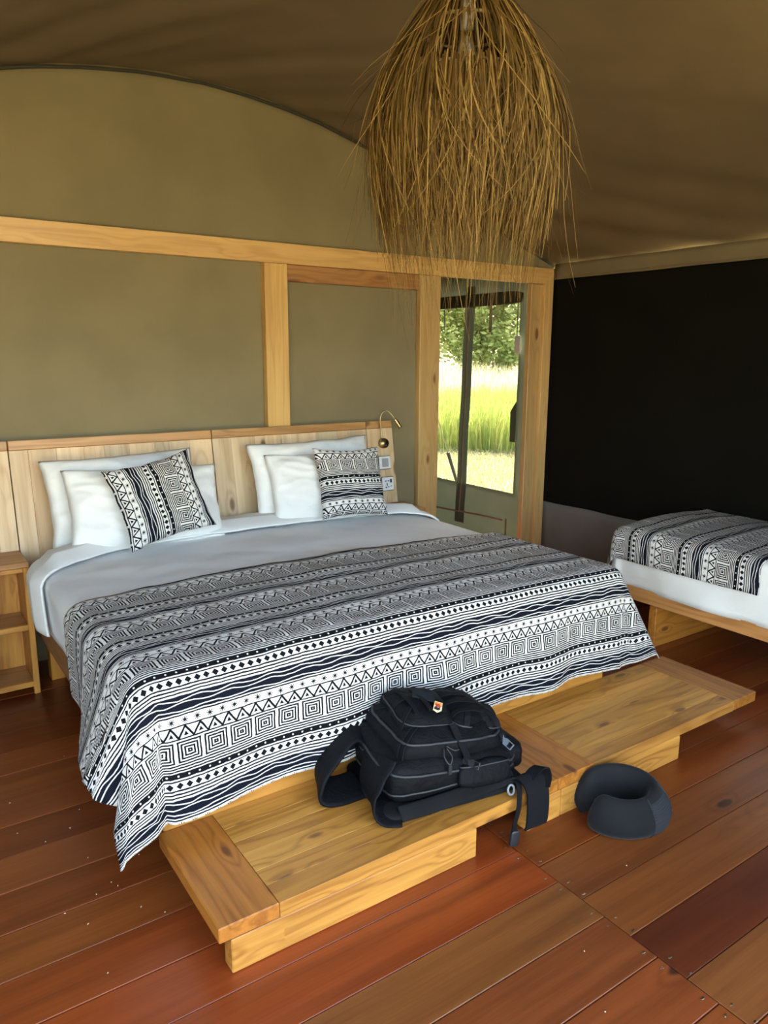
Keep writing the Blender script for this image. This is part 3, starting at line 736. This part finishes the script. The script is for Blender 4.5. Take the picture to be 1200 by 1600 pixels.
def strand(a, z0, L, rr_off, w, stray=0.0, sway=0.0):
    """a flat blade that starts on the frame at height z0 and falls along the profile"""
    n = 9; pts = []
    da = rs.gauss(0, .17+stray*.5); tw = rs.gauss(0, .6); ph = rs.uniform(0, 6.28); out = abs(rs.gauss(0, .010))+rr_off
    free = False; s = 0; z = z0; r = lr(z0)+out-.02; aa = a; k = 0
    dz = 0
    for i in range(n+1):
        q = i/n; ss = L*q
        # follow the profile until vertical
        zz = z0-ss*(.72+.28*min(1, max(0, (ss-.05)/.3))) if z0 > -.2 else z0-ss
        r = lr(zz)+out-.018+stray*.10*q*q+.006*math.sin(ph+5*q)
        if zz < -.45: r -= (-(zz+.45))*(.09+.10*sway)
        aa = a+da*q*q+.03*math.sin(ph+3*q)
        pts.append(Vector((r*math.cos(aa), r*math.sin(aa), zz)))
    b0 = len(V)
    for i, p in enumerate(pts):
        q = i/n; t = (pts[min(i+1, n)]-pts[max(i-1, 0)]).normalized()
        rad = Vector((p.x, p.y, 0)).normalized(); side = t.cross(rad).normalized(); side = side*math.cos(tw)+rad*math.sin(tw)
        ww = w*(1-.75*q**1.5)/2
        V.append(tuple(p-side*ww)); V.append(tuple(p+side*ww))
    for i in range(n): F.append((b0+2*i, b0+2*i+1, b0+2*i+3, b0+2*i+2))
CA = math.atan2(-1.84, -1.54)
def az(gap):
    while True:
        a = rs.uniform(0, 2*PI); d = abs((a-CA+PI) % (2*PI)-PI)
        if d > gap or rs.random() < .10: return a
for k in range(620): strand(az(.42), rs.uniform(-.035, .02), rs.uniform(.30, .66), rs.uniform(0, .016), rs.uniform(.003, .0080), rs.choice((0,0,.1,.3)))
for k in range(420): strand(az(.38), rs.uniform(-.16,-.10), rs.uniform(.30, .55), rs.uniform(-.006, .010), rs.uniform(.003, .007), rs.choice((0,0,.1,.2)))
for k in range(1250): strand(rs.uniform(0, 2*PI), rs.uniform(-.31,-.27), rs.uniform(.22, .48), rs.uniform(-.014, .010), rs.uniform(.0025, .0065), rs.choice((0,0,0,.12)), rs.uniform(-.3, 1))
for k in range(520): strand(rs.uniform(0, 2*PI), rs.uniform(-.44,-.40), rs.uniform(.14, .38), rs.uniform(-.03, .0), rs.uniform(.002, .0045), 0, rs.uniform(-.2, 1.2))
for k in range(420): strand(rs.uniform(0, 2*PI), rs.uniform(-.44,-.28), rs.uniform(.38, .62), rs.uniform(-.02, .0), rs.uniform(.0012, .0022), rs.choice((0,.1)), rs.uniform(0, 1.0))
for k in range(150): strand(rs.uniform(0, 2*PI), rs.uniform(-.30, .0), rs.uniform(.25, .6), .012, rs.uniform(.0015, .0035), rs.uniform(.3, 1.1))
fr = mesh_obj('grass_fringe', V, F, M_raff, lamp); fr['kind'] = 'stuff'

# ================================================================== BACKPACK
bp = thing('backpack', 'black backpack lying on its back on the low bench', 'backpack', (-.085, -2.125, .1455), (0, 0, R(-9)))
SURF = {}
def lump(name, a, b, c, loc, e1=.45, e2=.35, mat=None, rot=(0,0,0), amp=.006, seed=1, parent=bp, fn=None, nu=56, nv=26):
    def f(p):
        if fn: p = fn(p)
        q = Vector(p); d = q.normalized()
        return p+d*amp*(nz(p.x*9+seed, p.y*9, p.z*9)+.7*nz(p.x*21, p.y*21+seed, p.z*21)+.35*nz(p.x*45, p.y*45+seed, p.z*45))
    V, F = superq(a, b, c, e1, e2, nu, nv, f)
    from mathutils import Euler
    Mx = Matrix.Translation(loc) @ Euler(rot).to_matrix().to_4x4()
    def ev(u, v, off=.003):
        cv = sgnp(math.cos(v), e1); sv = sgnp(math.sin(v), e1)
        p = f(Vector((a*cv*sgnp(math.cos(u), e2), b*cv*sgnp(math.sin(u), e2), c*sv)))
        return Mx @ (p+Vector((p.x/a/a, p.y/b/b, p.z/c/c)).normalized()*off)
    SURF[name] = ev
    return mesh_obj(name, V, F, mat or M_blackf, parent, loc, rot, sm=True)
def on(name, t0, t1, v, n=60, off=.003):
    """path on a lump: t in turns, v latitude (function or degrees)"""
    P = []
    for i in range(n+1):
        q = i/n; P.append(SURF[name](2*PI*(t0+(t1-t0)*q), R(v(q) if callable(v) else v), off))
    return P
def over(name, u, va, vb, w, n=14, off=.0035, nm='webbing'):
    """webbing laid over a lump along a meridian-like slice at fixed local x: given as superquadric angles"""
    P = [SURF[name](2*PI*u(q) if callable(u) else 2*PI*u, R(va+(vb-va)*q), off) for q in [i/n for i in range(n+1)]]
    return ribbon(nm, P, w, .003, M_webb, bp)
def rrect(a, b, e, z, n=60, x0=0.0, y0=0.0, t0=0.0, t1=1.0, zf=None):
    P = []
    for i in range(n+1):
        t = 2*PI*(t0+(t1-t0)*i/n)
        x = a*sgnp(math.cos(t), e); y = b*sgnp(math.sin(t), e)
        P.append((x0+x, y0+y, z+(zf(x, y) if zf else 0)))
    return P
lump('back_panel', .262, .188, .016, (-.005,-.006,.016), .5, .25, M_padm, amp=.002, seed=3)
tl_ = lambda x, y: -.10*x+.06*y
def tilt(p): p.z += -.10*p.x+.06*p.y if p.z > 0 else 0; return p
lump('main_compartment', .240, .172, .080, (-.004,.004,.098), .55, .32, amp=.009, seed=5, fn=tilt)
lump('middle_compartment', .205, .156, .092, (.004,.014,.160), .85, .36, amp=.009, seed=8, rot=(R(3),R(6),0))
lump('front_pocket', .100, .118, .060, (-.048,.034,.232), .85, .42, amp=.008, seed=11, rot=(R(4),R(8),R(-4)))
lump('lower_pocket', .100, .126, .062, (.108,.022,.196), .85, .42, amp=.010, seed=14, rot=(R(4),R(15),R(3)))
lump('end_pocket', .052, .120, .050, (.228,-.01,.082), .6, .45, amp=.009, seed=17, rot=(0,R(10),0))
lump('side_pocket', .100, .034, .044, (.085,-.165,.088), .6, .45, amp=.006, seed=19, rot=(R(-18),R(4),0))
# zips with pullers
tube('zip', on('main_compartment', .30, .97, 8), .0050, M_zip, bp, 8)
tube('zip', on('main_compartment', .26, .92, -6), .0036, M_zip, bp, 8)
tube('zip', on('middle_compartment', .27, .92, 24), .0048, M_zip, bp, 8)
tube('zip', on('lower_pocket', .52, 1.0, 12), .0036, M_zip, bp, 8)
tube('zip', on('front_pocket', .40, .90, 12), .0030, M_zip, bp, 8)
tube('zip', on('side_pocket', .52, .98, 28), .0030, M_zip, bp, 8)
for (x, y, z, rz) in ((-.205,-.135,.128,.7), (-.242,.055,.135,.2)):
    board('zip_pull', x-.006, x+.006, y-.014, y+.014, z-.003, z+.004, M_buck, bp, 'x', .002)
tube('pull_cord', catmull([(-.048,-.142,.190),(-.058,-.165,.172),(-.046,-.178,.150),(-.032,-.168,.168),(-.040,-.145,.190)], 8), .0022, M_zip, bp, 6)
tube('pull_cord', catmull([(-.040,-.142,.195),(-.018,-.156,.182),(.000,-.155,.180)], 8), .0022, M_zip, bp, 6)
board('cord_tip', -.052, -.040, -.184, -.176, .118, .150, M_buck, bp, 'z', .002)
# webbing rows on the compartments: straps lying over the left shoulder of each layer
for nm, us in (('middle_compartment', (.40,.44,.56,.60)), ('front_pocket', (.42,.50,.58)), ('lower_pocket', (.70,.76,.82))):
    for u_ in us: ribbon('webbing', [SURF[nm](2*PI*u_, R(v), .002) for v in range(-8, 64, 6)], (.0,.020,.0) if nm != 'lower_pocket' else (.022,0,0), .004, M_webb, bp)
for dx in (-.05, .0, .05):
    ribbon('webbing', [Vector((-.048+dx, .034+.018*(i-5), .232+.060*max(.02, 1-abs(dx/.1)**2.4-abs(.018*(i-5)/.118)**2.4)**.42+.003-.14*dx)) for i in range(11)], (.016,0,-.003), .003, M_webb, bp)
for dy in (-.075, -.025, .025, .075):
    ribbon('webbing', [Vector((.108+.016*(i-5), .022+dy, .196+.062*max(.02, 1-abs(.016*(i-5)/.1)**2.4-abs(dy/.126)**2.4)**.42+.003-.26*.016*(i-5)+.06*dy)) for i in range(11)], (0,.018,.001), .003, M_webb, bp)
ribbon('velcro_panel', [(-.062+.009*i, .050-.009*i, .2975-.0012*i) for i in range(7)], (.022,.044,.002), .003, fabric('velcro', (.022,.027,.031), .95, 2500, .1, .02), bp)
# patch: flat printed badge
pt = thing('badge_patch', None, None, (-.022,-.052,.284), (R(24), R(14), R(-38))); pt.parent = bp
def flat(name, pts, z, mat): 
    k = len(pts); V = [(x, y, z) for x, y in pts]+[(x, y, z-.0012) for x, y in pts]
    mesh_obj(name, V, [tuple(range(k)), tuple(range(2*k-1, k-1, -1))]+[(i, i+k, (i+1) % k+k, (i+1) % k) for i in range(k)], mat, pt)
flat('patch_border', [(-.014,.020),(.012,.022),(.016,-.010),(.004,-.022),(-.012,-.016)], .0, plain('patch_cream', (.75,.62,.38), .8))
flat('patch_field', [(-.012,.018),(.010,.019),(.013,.004),(-.012,.004)], .001, plain('patch_orange', (.75,.30,.05), .8))
flat('patch_field', [(-.010,.010),(.004,.012),(.010,.002),(-.006,-.001)], .0018, plain('patch_red', (.45,.04,.02), .8))
flat('patch_emblem', [(-.009,-.003),(-.003,.001),(.001,-.004),(.008,.001),(.010,-.008),(.004,-.013),(-.004,-.012),(-.010,-.011)], .0016, M_dplast)
# straps and buckles
def buckle(loc, rot, mat, L=.042, w=.024):
    e = bpy.data.objects.new('buckle', None); C.objects.link(e); e.parent = bp; e.location = loc; e.rotation_euler = rot; e.empty_display_size = .02
    bm = bmesh.new()
    pr_ = [(-.5,-.45),(-.2,-.5),(-.05,-.36),(.12,-.36),(.2,-.5),(.5,-.5),(.5,.5),(.2,.5),(.12,.36),(-.05,.36),(-.2,.5),(-.5,.45)]
    f = bm.faces.new([bm.verts.new((x*L, y*w, 0)) for x, y in pr_]); r_ = bmesh.ops.extrude_face_region(bm, geom=[f])
    bmesh.ops.translate(bm, vec=(0,0,.008), verts=[v for v in r_['geom'] if isinstance(v, bmesh.types.BMVert)]); bmesh.ops.recalc_face_normals(bm, faces=bm.faces)
    bm_obj('buckle_clip', bm, mat, e)
    for s in (-1, 1): board('buckle_side', L*.45, L*.95, s*w*.42-.0015, s*w*.42+.0015, .001, .008, mat, e, 'x', .0006)
    board('buckle_bar', L*.90, L*.98, -w*.45, w*.45, .001, .007, mat, e, 'x', .0006)
buckle((.030,-.172,.138), (R(62), R(0), R(-68)), M_buck)
buckle((.196,-.118,.150), (R(52), R(18), R(-75)), plain('shiny_plastic', (.12,.14,.17), .18))
ribbon('compression_strap', [(.006,-.10,.240),(.014,-.135,.200),(.022,-.160,.165),(.034,-.182,.118),(.044,-.190,.07),(.046,-.182,.03)], (.024,.006,0), .003, M_webb, bp)
ribbon('compression_strap', [(.175,-.02,.212),(.184,-.07,.200),(.192,-.110,.170),(.204,-.140,.115),(.21,-.150,.06),(.205,-.14,.03)], (.024,.004,0), .003, M_webb, bp)
# carry loops at the far end
for (x, y) in ((.165,.165), (.265,.095)):
    tube('loop', catmull([(x-.03,y-.02,.10),(x-.015,y+.01,.15),(x+.012,y+.015,.150),(x+.028,y-.01,.10)], 6), lambda q: .013+.005*math.sin(q*9), M_webb, bp, 10)
# shoulder strap: a padded loop standing out at the left end
ss_path = catmull([(-.200,.110,.150),(-.265,.100,.175),(-.330,.075,.140),(-.385,.055,.085),(-.392,.045,.030),(-.340,.035,.018),(-.255,.04,.020)], 8)
def padded(name, path, w, th, mat, parent=bp):
    V = []; F = []; n = len(path); seg = 14
    for i, p in enumerate(path):
        t = (path[min(i+1, n-1)]-path[max(i-1, 0)]).normalized(); wv = Vector(w(i/(n-1)) if callable(w) else w); wv = wv-t*wv.dot(t); wl = wv.length/2; wv.normalize(); nn = t.cross(wv)
        for k in range(seg):
            an = 2*PI*k/seg; V.append(tuple(p+wv*wl*sgnp(math.cos(an), .5)+nn*th/2*sgnp(math.sin(an), .7)))
    for i in range(n-1):
        for k in range(seg): F.append((i*seg+k, i*seg+(k+1) % seg, (i+1)*seg+(k+1) % seg, (i+1)*seg+k))
    F += [tuple(range(seg))[::-1], tuple((n-1)*seg+k for k in range(seg))]
    return mesh_obj(name, V, F, mat, parent, sm=True)
padded('shoulder_strap', ss_path, (.03,.125,.03), .020, M_blackf)
padded('side_wing', catmull([(-.225,-.06,.165),(-.262,-.075,.120),(-.280,-.090,.065),(-.262,-.11,.025),(-.20,-.13,.018)], 8), (.02,.17,.03), .016, M_blackf)
padded('hip_belt', catmull([(-.22,-.178,.026),(-.10,-.186,.034),(.03,-.186,.042),(.14,-.182,.052),(.19,-.184,.056)], 8), (.0,.040,.030), .020, M_padm)
# parts hanging over the bench edge (local frame of the pack; bench edge lies at about y=-.21..-.28)
mesh_obj('slider_ring', *tube_geo([(.165+.012*math.cos(a), -.213+.003*math.sin(a), .028+.016*math.sin(a)) for a in [2*PI*k/16 for k in range(16)]], .004, 6, True), plain('pale_plastic', (.22,.23,.25), .35), bp, sm=True)
ribbon('strap', catmull([(.185,-.190,.060),(.188,-.222,.045),(.172,-.250,-.01),(.150,-.262,-.06),(.146,-.262,-.105)], 6), (.020,.004,0), .003, M_webb, bp)
hbk = lump('strap_end_buckle', .017, .008, .028, (.150,-.262,-.112), .4, .4, M_buck, (0,R(8),0), 0.0, 1, nu=20, nv=12)
ribbon('belt_flap', catmull([(.195,-.195,.055),(.225,-.215,.068),(.240,-.246,.040),(.238,-.262,-.010),(.232,-.268,-.070),(.226,-.268,-.088)], 6), (.086,.004,.004), .007, M_webb, bp)
ribbon('belt_fold', catmull([(.225,-.215,.050),(.250,-.225,.085),(.272,-.232,.092),(.282,-.236,.060),(.270,-.244,.030)], 6), (.016,-.044,.012), .005, M_webb, bp)

# ================================================================== NECK PILLOW
npw = thing('neck_pillow', 'charcoal velvet horseshoe travel neck pillow on the floor', 'neck pillow', (.430, -2.495, 0), (0, 0, R(-34)))
NA, NB = .118, .100
def nsec(a, end=1.0):
    """height and half thickness of the horseshoe at angle a"""
    ca, sa = math.cos(a), math.sin(a)
    H = .140+.010*max(0, sa)-.012*max(0, -sa)**2
    return H*(.55+.45*end), .037*(.35+.65*end)
def npt(a, co, si, end=1.0, extra=0.0):
    H, fat = nsec(a, end); tg = Vector((-NA*math.sin(a), NB*math.cos(a), 0)).normalized(); nn = Vector((tg.y, -tg.x, 0))
    wid = fat*(1.0-.38*max(0, si))+.010*(1-si*si)*(1 if co > 0 else .2)
    z = H/2*(1+si)
    return Vector((NA*math.cos(a), NB*math.sin(a), 0))+nn*(co*wid+extra-.010*(z/H-.4))+Vector((0,0,z))
def neck():
    V = []; F = []; N, K = 72, 28
    for i in range(N+1):
        q = i/N; a = R(206)+R(318)*q
        end = min(1, min(q, 1-q)/.09); end = math.sqrt(max(0, 1-(1-end)**2))
        for k in range(K):
            an = 2*PI*k/K; V.append(tuple(npt(a, sgnp(math.cos(an), .8), sgnp(math.sin(an), .8), end)))
    for i in range(N):
        for k in range(K): F.append((i*K+k, i*K+(k+1) % K, (i+1)*K+(k+1) % K, (i+1)*K+k))
    F += [tuple(range(K))[::-1], tuple(N*K+k for k in range(K))]
    return V, F
mesh_obj('cushion_body', *neck(), M_velv, npw, sm=True)
V = []; na, nz_ = 16, 64
for j in range(nz_+1):
    for i in range(na+1):
        a = R(-62+50*i/na); an = R(-52+104*j/nz_); e_ = (1-abs(2*i/na-1)**6)*(1-abs(2*j/nz_-1)**8)
        V.append(tuple(npt(a, sgnp(math.cos(an), .8), sgnp(math.sin(an), .8), 1, -.001+.0035*e_+.0028*e_*math.sin(j*2*PI/4.0))))
mesh_obj('ribbed_panel', V, grid_faces(na+1, nz_+1), M_knit, npw, sm=True)
for d_ in (-62, -12):
    tube('seam', [npt(R(d_), sgnp(math.cos(R(t)), .8), sgnp(math.sin(R(t)), .8), 1, .0006) for t in range(-80, 81, 8)], .0022, M_knit, npw, 6)

# ================================================================== OUTSIDE
GZ = -.35
def gz(x, y):
    d = max(0, math.hypot(max(0, x-4), max(0, y-3))-6)
    return GZ+.035*d+.08*nz(x*.3, y*.3)
m_, n_, b_ = newmat('dry_soil'); tcx = nd(n_, 'ShaderNodeTexCoord')
q_ = E(n_, noise_tex(n_, tcx.outputs['Object'], 1.4, 6, .65).outputs[0])
n_.links.new(mixc(n_, smooth(n_, q_, .35, .65), (.20,.17,.08), (.30,.27,.15)), b_.inputs['Base Color']); b_.inputs['Roughness'].default_value = .95
V = []; NG = 70
for j in range(NG+1):
    for i in range(NG+1):
        x = -40+90*i/NG; y = -45+95*j/NG; V.append((x, y, gz(x, y)))
gd = mesh_obj('ground', V, grid_faces(NG+1, NG+1), m_, sm=True); tag(gd, 'sunny grassy ground outside the tent', None, None, 'structure')
def leafmat(name, c0, c1, tr=.35):
    m, n, b = newmat(name); g = nd(n, 'ShaderNodeNewGeometry'); ri = E(n, g.outputs['Random Per Island'])
    c = mixc(n, ri, c0, c1); n.links.new(c, b.inputs['Base Color']); b.inputs['Roughness'].default_value = .7
    out = n.nodes['Material Output']; t = nd(n, 'ShaderNodeBsdfTranslucent'); mx = nd(n, 'ShaderNodeMixShader'); mx.inputs[0].default_value = tr
    n.links.new(c, t.inputs[0]); n.links.new(b.outputs[0], mx.inputs[1]); n.links.new(t.outputs[0], mx.inputs[2]); n.links.new(mx.outputs[0], out.inputs[0]); return m
rg = random.Random(5)
def blades(name, label, N, region, h0, h1, w, mat, bend=.35, seedhead=False):
    V = []; F = []
    while len(F) < N*3:
        x, y = region()
        h = rg.uniform(h0, h1); a = rg.uniform(0, 2*PI); bx, by = math.cos(a)*bend*h*rg.random(), math.sin(a)*bend*h*rg.random(); z = gz(x, y)-.02
        c = rg.uniform(0, PI); wx, wy = math.cos(c)*w/2, math.sin(c)*w/2; b0 = len(V)
        for q in (0, .4, .75):
            k = (1-q*.7); V.append((x+bx*q*q-wx*k, y+by*q*q-wy*k, z+h*q)); V.append((x+bx*q*q+wx*k, y+by*q*q+wy*k, z+h*q))
        V.append((x+bx, y+by, z+h*(1-.3*bend)))
        F += [(b0, b0+1, b0+3, b0+2), (b0+2, b0+3, b0+5, b0+4), (b0+4, b0+5, b0+6)]
    o = mesh_obj(name, V, F, mat); return tag(o, label, 'grass', None, 'stuff')
CXc, CYc = -1.54, -3.94
def polar(d0, d1, a0=36, a1=62):
    def f():
        d = math.sqrt(rg.uniform(d0*d0, d1*d1)); a = R(rg.uniform(a0, a1)); return CXc+d*math.cos(a), CYc+d*math.sin(a)
    return f
def outside(f):
    def g():
        while True:
            x, y = f()
            if x > 3.0 or y > 2.6: return x, y
    return g
blades('short_grass', 'short pale grass just outside the tent window', 30000, outside(polar(6.6, 16.0)), .04, .17, .016, leafmat('short_grass', (.30,.30,.14), (.42,.44,.22)), .7)
blades('tall_grass', 'tall green and straw coloured grass beyond the window', 16000, outside(polar(15.0, 20)), .6, 1.25, .022, leafmat('tall_green_grass', (.22,.34,.06), (.46,.46,.14)), .4)
blades('straw_grass', 'pale dry seeding grass on the rise beyond the window', 9000, outside(polar(19.5, 26)), .8, 1.6, .028, leafmat('straw', (.62,.56,.30), (.75,.70,.45)), .35)
def bush(label, x, y, rx, rz, n, mat, seed):
    r = thing('leafy_tree', label, 'tree', (x, y, gz(x, y)), group='leafy trees beyond the grass'); rg2 = random.Random(seed)
    z0 = 0; V = []; F = []
    cl = [(rg2.gauss(0, .5)*rx, rg2.gauss(0, .5)*rx, rz*rg2.uniform(.12, 1.0), rg2.uniform(.25, .5)*rx) for _ in range(26)]
    for k in range(n):
        c = rg2.choice(cl); d = Vector((rg2.gauss(0, 1), rg2.gauss(0, 1), rg2.gauss(0, 1))).normalized()*c[3]*rg2.uniform(.6, 1)
        p = Vector(c[:3])+d; s = rg2.uniform(.07, .15); a = Vector((rg2.gauss(0,1), rg2.gauss(0,1), rg2.gauss(0,1))).normalized(); b_ = a.orthogonal().normalized(); a = a*s; b_ = b_*s*.5; b0 = len(V)
        V += [tuple(p-a), tuple(p-b_), tuple(p+a), tuple(p+b_)]; F.append((b0, b0+1, b0+2, b0+3))
    mesh_obj('foliage', V, F, mat, r)['kind'] = 'stuff'
    tube('trunk', [(0,0,-.1),(.05,.02,rz*.3),(.0,.08,rz*.6)], lambda q: .10-.06*q, plain('bark', (.10,.07,.05), .9), r)
gl1 = leafmat('leaf_green', (.16,.27,.10), (.36,.46,.18)); gl2 = leafmat('leaf_yellow_green', (.34,.43,.11), (.58,.62,.22))
def at(d, a): return CXc+d*math.cos(R(a)), CYc+d*math.sin(R(a))
for (d, a, rx, rz, mt_, sd, lb) in ((31, 52.8, 2.6, 5.2, gl1, 1, 'dark green bushy tree at the left of the window view'), (29, 48.4, 2.4, 5.0, gl2, 2, 'yellow green leafy tree in the middle of the window view'), (32, 43.8, 2.8, 5.4, gl2, 3, 'bright leafy tree at the right of the window view'), (34, 57.5, 3.0, 5.6, gl1, 4, 'deep green tree standing leftmost beyond the grass'), (33, 38.5, 3.0, 5.4, gl1, 6, 'dark green tree standing rightmost beyond the grass')):
    x, y = at(d, a); bush(lb, x, y, rx, rz, 17000, mt_, sd)
gr = thing('guy_rope', 'tent guy rope with a tensioner seen through the window', 'rope', (4.15, 2.6, gz(4.15, 2.6)))
tube('rope', [(-1.35,-.45,2.55),(0,0,.02)], .006, plain('rope', (.25,.22,.16), .9), gr)
tube('tensioner', [(-.46,-.155,.88),(-.05,-.018,.12)], lambda q: .020-.006*q, M_pipe, gr)

# crumbs of wood and dust on the floor
V = []; F = []; rc = random.Random(3)
for k in range(46):
    x, y = (rc.uniform(-1.3, 1.3), rc.uniform(-3.3, -1.2)) if k % 3 else (rc.uniform(-1.3, -.95), rc.uniform(-2.3, -.9))
    if -.97 < x < 1.48 and y > -2.40: continue
    V2, F2 = superq(rc.uniform(.002,.004), rc.uniform(.0015,.0025), .0012, 1, 1, 6, 4); an = rc.uniform(0, PI); b0 = len(V)
    V += [(x+p*math.cos(an)-q*math.sin(an), y+p*math.sin(an)+q*math.cos(an), z+.0022) for p, q, z in V2]; F += [tuple(b0+i for i in f) for f in F2]
tag(mesh_obj('wood_crumbs', V, F, plain('pale_wood_crumb', (.6,.5,.36), .8)), 'pale crumbs of wood scattered on the red plank floor', 'crumbs', None, 'stuff')
